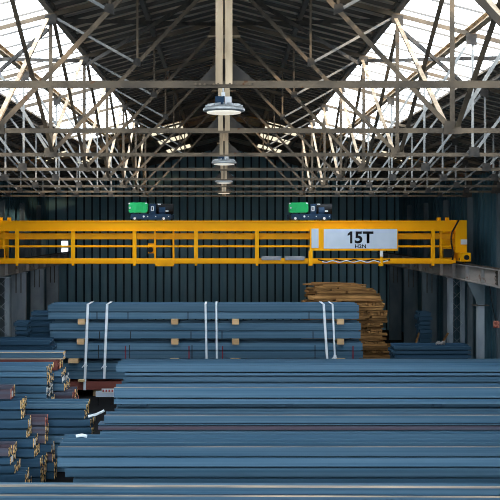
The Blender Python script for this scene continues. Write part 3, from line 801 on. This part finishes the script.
# white lashing straps
def strap(pa, ya, pb, yb, label, knot=None, w=.095):
    t = empty('lashing_strap', (sx_(pb), SD, Z(yb, SD)))
    o_ = Vector((sx_(pb), SD, Z(yb, SD)))
    a = Vector((sx_(pa), SD - .03, 3.555)); b = Vector((sx_(pb), SD - .03, Z(yb, SD)))
    mb = MB(); mb.bar(a - o_, b - o_, w, .012, (1, 0, 0)); mb.box(a.x - w/2 - o_.x, a.x + w/2 - o_.x, -.036, 1.3, 3.546 - o_.z, 3.558 - o_.z)
    mb.build('webbing', M['strap'], t)
    if knot:
        c = a.lerp(b, (knot - ya)/(yb - ya)) - o_
        r = MB(); r.box(c.x - .055, c.x + .055, -.08, -.037, c.z - .07, c.z + .07)
        r.cyl((c.x - .08, -.06, c.z), (c.x + .08, -.06, c.z), .02, 10)
        r.bar((c.x - .04, -.055, c.z + .02), (c.x - .13, -.06, c.z - .08), .03, .012)
        r.build('ratchet', M['strap'], t)
    tag(t, label, 'strap', 'white lashing straps on the far stack')
strap(88, 303, 84.6, 390, 'long white lashing strap leftmost on the far stack, reaching the red-brown beam', 365)
strap(107.3, 303, 104.3, 378.5, 'white lashing strap second from the left on the far stack, with a ratchet', 366)
strap(205.5, 303, 206.6, 361, 'white lashing strap third from the left on the far stack', w=.08)
strap(216.3, 303, 216.8, 361, 'white lashing strap fourth from the left on the far stack', w=.07)
strap(323.6, 303, 327.2, 361, 'leaning white lashing strap fifth from the left on the far stack', w=.09)
strap(332.5, 303, 335, 362, 'white lashing strap rightmost on the far stack, with a loose knot low down', 357, w=.07)

# ------------------------------------------------------------------ timber heap behind the far stack
TD = 37.9
GT = 'timber bearers in the heap behind the far stack'
def stick(x0, x1, y, z, h, w, yaw=0, roll=0):
    L = x1 - x0; c = .008
    mb = MB(); mb.cbox(-L/2, L/2, -w/2, w/2, 0, h, c)
    o = mb.build('timber_stick', M['wood']); o.location = ((x0 + x1)/2, y, z); o.rotation_euler = (0, roll, yaw)
    return tag(o, 'rough brown timber stick in the untidy heap behind the far strapped stack', 'timber', GT)
def tx(px): return X(px, TD)
def tz(py): return Z(py, TD)
rnd = random.Random(3)
edge = [(357, 398), (350, 396), (346, 394), (342, 387), (335, 386), (327, 383), (321, 387), (313, 386), (307, 390), (303, 384), (298, 383), (294, 378), (289, 373), (284, 366)]
def right_edge(py):
    for (ya, xa), (yb, xb) in zip(edge, edge[1:]):
        if yb <= py <= ya: return xa + (xb - xa)*(ya - py)/(ya - yb)
    return edge[-1][1] if py < edge[-1][0] else edge[0][1]
h0 = tz(357)
for k in range(3):                              # lowest layers, behind the steel
    for j in range(3):
        stick(tx(305), tx(396), TD + .25 + j*.5, k*h0/3, h0/3 - .004, .42)
for k in range(5):                              # timber under the left half, hidden behind the steel
    for j in range(2):
        zz = h0 + k*(tz(302.5) - h0)/5
        stick(tx(304), tx(350), TD + .3 + j*.7, zz, (tz(302.5) - h0)/5 - .004, .6)
z = h0; lay = 0
while z < tz(287.5):
    hh = rnd.choice((.075, .085, .10, .12)); py = 230 + (CZ - z - hh/2)*F/TD; pe = right_edge(py)
    over = py < 302.5
    xa = tx(303 + (2 if py > 292 else 6)) if over else tx(352)
    if lay % 4 == 2 and not over:               # short sticks seen end-on
        x = tx(352)
        while x < tx(pe) - .1:
            w = rnd.uniform(.08, .14); dz = rnd.uniform(.004, .02)
            mb = MB(); mb.box(-w/2, w/2, 0, 1.4, 0, hh - dz)
            o = mb.build('timber_stick', M['wood']); o.location = (x + w/2, TD + rnd.uniform(-.12, .10), z + .001)
            tag(o, 'short timber stick seen end-on in the heap behind the far strapped stack', 'timber', 'end-on timber sticks of the heap')
            x += w + rnd.uniform(.004, .03)
    else:
        for j in range(3):
            L0 = xa + rnd.uniform(-.04, .5 if over else .2); L1 = tx(pe) + rnd.uniform(-.42, .10) * (1 if j else .6)
            ya = TD + .14 + j*.42 + rnd.uniform(-.1, .05)
            dz = rnd.uniform(.002, .014); yw = rnd.uniform(-.05, .05)
            if (over and rnd.random() < .55) or rnd.random() < .2:
                mid = L0 + (L1 - L0)*rnd.uniform(.3, .7)
                stick(L0, mid - rnd.uniform(.03, .12), ya, z + .001, hh - dz, rnd.uniform(.16, .26), yw)
                stick(mid + .03, L1, ya + rnd.uniform(-.04, .04), z + .001, hh - dz - .004, rnd.uniform(.16, .26), -yw)
            else:
                stick(L0, L1, ya, z + .001, hh - dz, rnd.uniform(.18, .26), yw)
    z += hh; lay += 1
for k in range(11):                             # loose sticks thrown on top
    xa = tx(rnd.uniform(304, 340)); L = rnd.uniform(.7, 1.7)
    stick(xa, xa + L, TD + .05 + k*.1, z + .002 + .03*(k % 3), .055, .07, rnd.uniform(-.15, .15), rnd.uniform(-.05, .05))

# ------------------------------------------------------------------ dark background stacks
def dstack(name, d, x0, x1, zt, n_rows, h, deep=2, w=.5, m='beam_dark'):
    rows = [(x0 + random.uniform(-.05, .05), x1 + random.uniform(-.05, .05), zt - i*h, h - .004, m) for i in range(n_rows)]
    if zt - n_rows*h > .1: rows = fill(rows, 0, x0, x1, m)
    stack(name, d, rows, w, deep, 'beams of the ' + name)
dstack('dark stack by the left wall', 33.2, -9.35, X(51, 33.2), Z(340, 33.2), 3, .215)
dstack('dark stack at the left end of the strapped stack', 37.6, X(28, 37.6), -3.4, Z(320.8, 37.6), 3, .24, 2, .5)
beam(X(30, 37.6), -3.6, 37.6, Z(320.8, 37.6), .19, .5, 'beam_dark', 'upper dark beam topmost at the left end of the strapped stack', 'dark top beams')
beam(X(31, 37.6), -3.6, 37.6, Z(320.8, 37.6)+.192, .19, .5, 'beam_dark', 'dark beam just under the topmost one at the left end of the strapped stack', 'dark top beams')['label'] = 'highest dark beam of the dark stack left of the strapped stack'
dstack('small dark stack beside the laced column on the left', 36.2, X(14, 36.2), X(27, 36.2), Z(322, 36.2), 4, .17, 2, .4)
dstack('low dark stack at the right behind the big stacks', 35.0, X(394, 35), 9.2, Z(346, 35), 3, .16, 2, .5)
dstack('dark stack against the right columns', 43.0, X(419, 43), 9.5, Z(312, 43), 8, .2, 2, .4)
# two props leaning on it
for a, b, lab in (((413, 352), (419, 333), 'thin brown stick leaning at the right behind the low dark stack'), ((438, 350), (448, 333), 'brown stick leaning near the laced column on the right')):
    p = at(a[0], a[1], 39); q = at(b[0], b[1], 39.3); dv = (q - p); p = p - dv * (p.z / dv.z) if dv.z else p
    tag(MB().bar(p, q, .07, .07, (0, 1, 0)).build('leaning_stick', M['wood']), lab, 'stick', 'sticks leaning in the back')
# crumpled rag on the low stack
mb = MB()
for k in range(7):
    a_ = k*.9; mb.bar((.05*k - .16, .04*math.sin(a_), .012 + .02*(k % 2)), (.05*k - .10, .05*math.cos(a_), .05 + .09*abs(math.sin(a_*1.3))), .07, .02)
o = mb.build('rag', M['runway']); o.location = (X(440, 35.4), 35.4, Z(346, 35)); tag(o, 'pale crumpled rag on the low dark stack by the right column', 'rag')

# ------------------------------------------------------------------ labels and scraps in the dark gap
d = 34.2
t = empty('notice_board', (X(105, d), d, 0))
MB().box(-.34, .34, 0, .03, Z(397, d), Z(391, d)).build('lower_plate', M['plate'], t)
MB().box(-.12, .36, -.02, .0, Z(392.6, d), Z(388.6, d)).build('upper_plate', M['white'], t)
for k in range(4): MB().box(-.09 + k*.11, -.03 + k*.11, -.028, -.02, Z(391.8, d), Z(389.6, d)).build('print', M['redprint'], t)
for x in (-.25, .25): MB().box(x - .03, x + .03, .03, .07, 0, Z(391, d)).build('leg', M['black'], t)
tag(t, 'small white and grey notice board with red print in the dark gap', 'notice board')
d = 24.95
def scrap(pts, r, label, loc):
    o = MB().tube([Vector(p) for p in pts], r, 6).build('plastic_scrap', M['strap']); o.location = loc
    tag(o, label, 'plastic scrap')
bx = X(97, 24.9); ztop = 2.33
# crumpled plastic strips lying on top of the middle pile
zt = Z(419, 24.75)
scrap([(0, 0, .03), (.18, .05, .06), (.33, .02, .13), (.42, .06, .17)], .035, 'crumpled white plastic strip lying at the right end of the middle pile', (X(88.5, 25), 24.95, zt - .0))
scrap([(0, 0, .03), (.14, .04, .05), (.26, .0, .03)], .04, 'short pale plastic strip lying on the nearest right-hand stack by its left end', (X(76, 22.9), 22.9, 1.323 + .01))

# ------------------------------------------------------------------ light
SKY_LOBE, SKY_BASE, GND_LOBE = 4.8, 2.0, 2.6
w = bpy.data.worlds.new('world'); sc.world = w; w.use_nodes = True
wn = w.node_tree.nodes; wl = w.node_tree.links; bg = wn['Background']
tc = wn.new('ShaderNodeTexCoord'); sx3 = wn.new('ShaderNodeSeparateXYZ'); wl.new(tc.outputs['Generated'], sx3.inputs[0])
def wm(op, a, b=None, c=None):
    n_ = wn.new('ShaderNodeMath'); n_.operation = op
    for i_, v_ in enumerate((a, b, c)):
        if v_ is None: continue
        if isinstance(v_, (int, float)): n_.inputs[i_].default_value = v_
        else: wl.new(v_, n_.inputs[i_])
    return n_.outputs[0]
# sky lobe added behind the viewer to shine in through the front opening; the yard outside is darker than the sky
toward = wm('MAXIMUM', wm('MULTIPLY', sx3.outputs['Y'], -1.0), 0.0)
lobe = wm('POWER', toward, 7.0)
up = wm('SMOOTH_MIN', wm('MAXIMUM', wm('MULTIPLY_ADD', sx3.outputs['Z'], 12.0, .5), 0.0), 1.0, .05)
sky_v = wm('MULTIPLY_ADD', lobe, SKY_LOBE, SKY_BASE)
gnd_v = wm('MULTIPLY_ADD', lobe, GND_LOBE, .3)
val = wm('ADD', wm('MULTIPLY', up, sky_v), wm('MULTIPLY', wm('SUBTRACT', 1.0, up), gnd_v))
wl.new(val, bg.inputs['Strength']); bg.inputs['Color'].default_value = (.86, .93, 1.0, 1)
sun = bpy.data.lights.new('sun', 'SUN'); sun.energy = 34.0; sun.color = (1, .82, .60); sun.angle = .02
so = bpy.data.objects.new('sun', sun); col.objects.link(so)
sd = Vector((-.75, .62, -.17)).normalized()
so.rotation_euler = sd.to_track_quat('-Z', 'Y').to_euler()

# ------------------------------------------------------------------ camera
cam = bpy.data.cameras.new('camera'); co = bpy.data.objects.new('camera', cam); col.objects.link(co)
co.location = (0, 0, CZ); co.rotation_euler = (math.pi/2, 0, 0)
cam.sensor_width = 36; cam.lens = 36*F/500; cam.shift_x = 26/500; cam.shift_y = -20/500
cam.clip_end = 300
sc.camera = co
sc.cycles.filter_width = 1.0
sc.view_settings.view_transform = 'Standard'; sc.view_settings.look = 'None'; sc.view_settings.gamma = 1; sc.view_settings.use_curve_mapping = False
sc.view_settings.exposure = 0.9
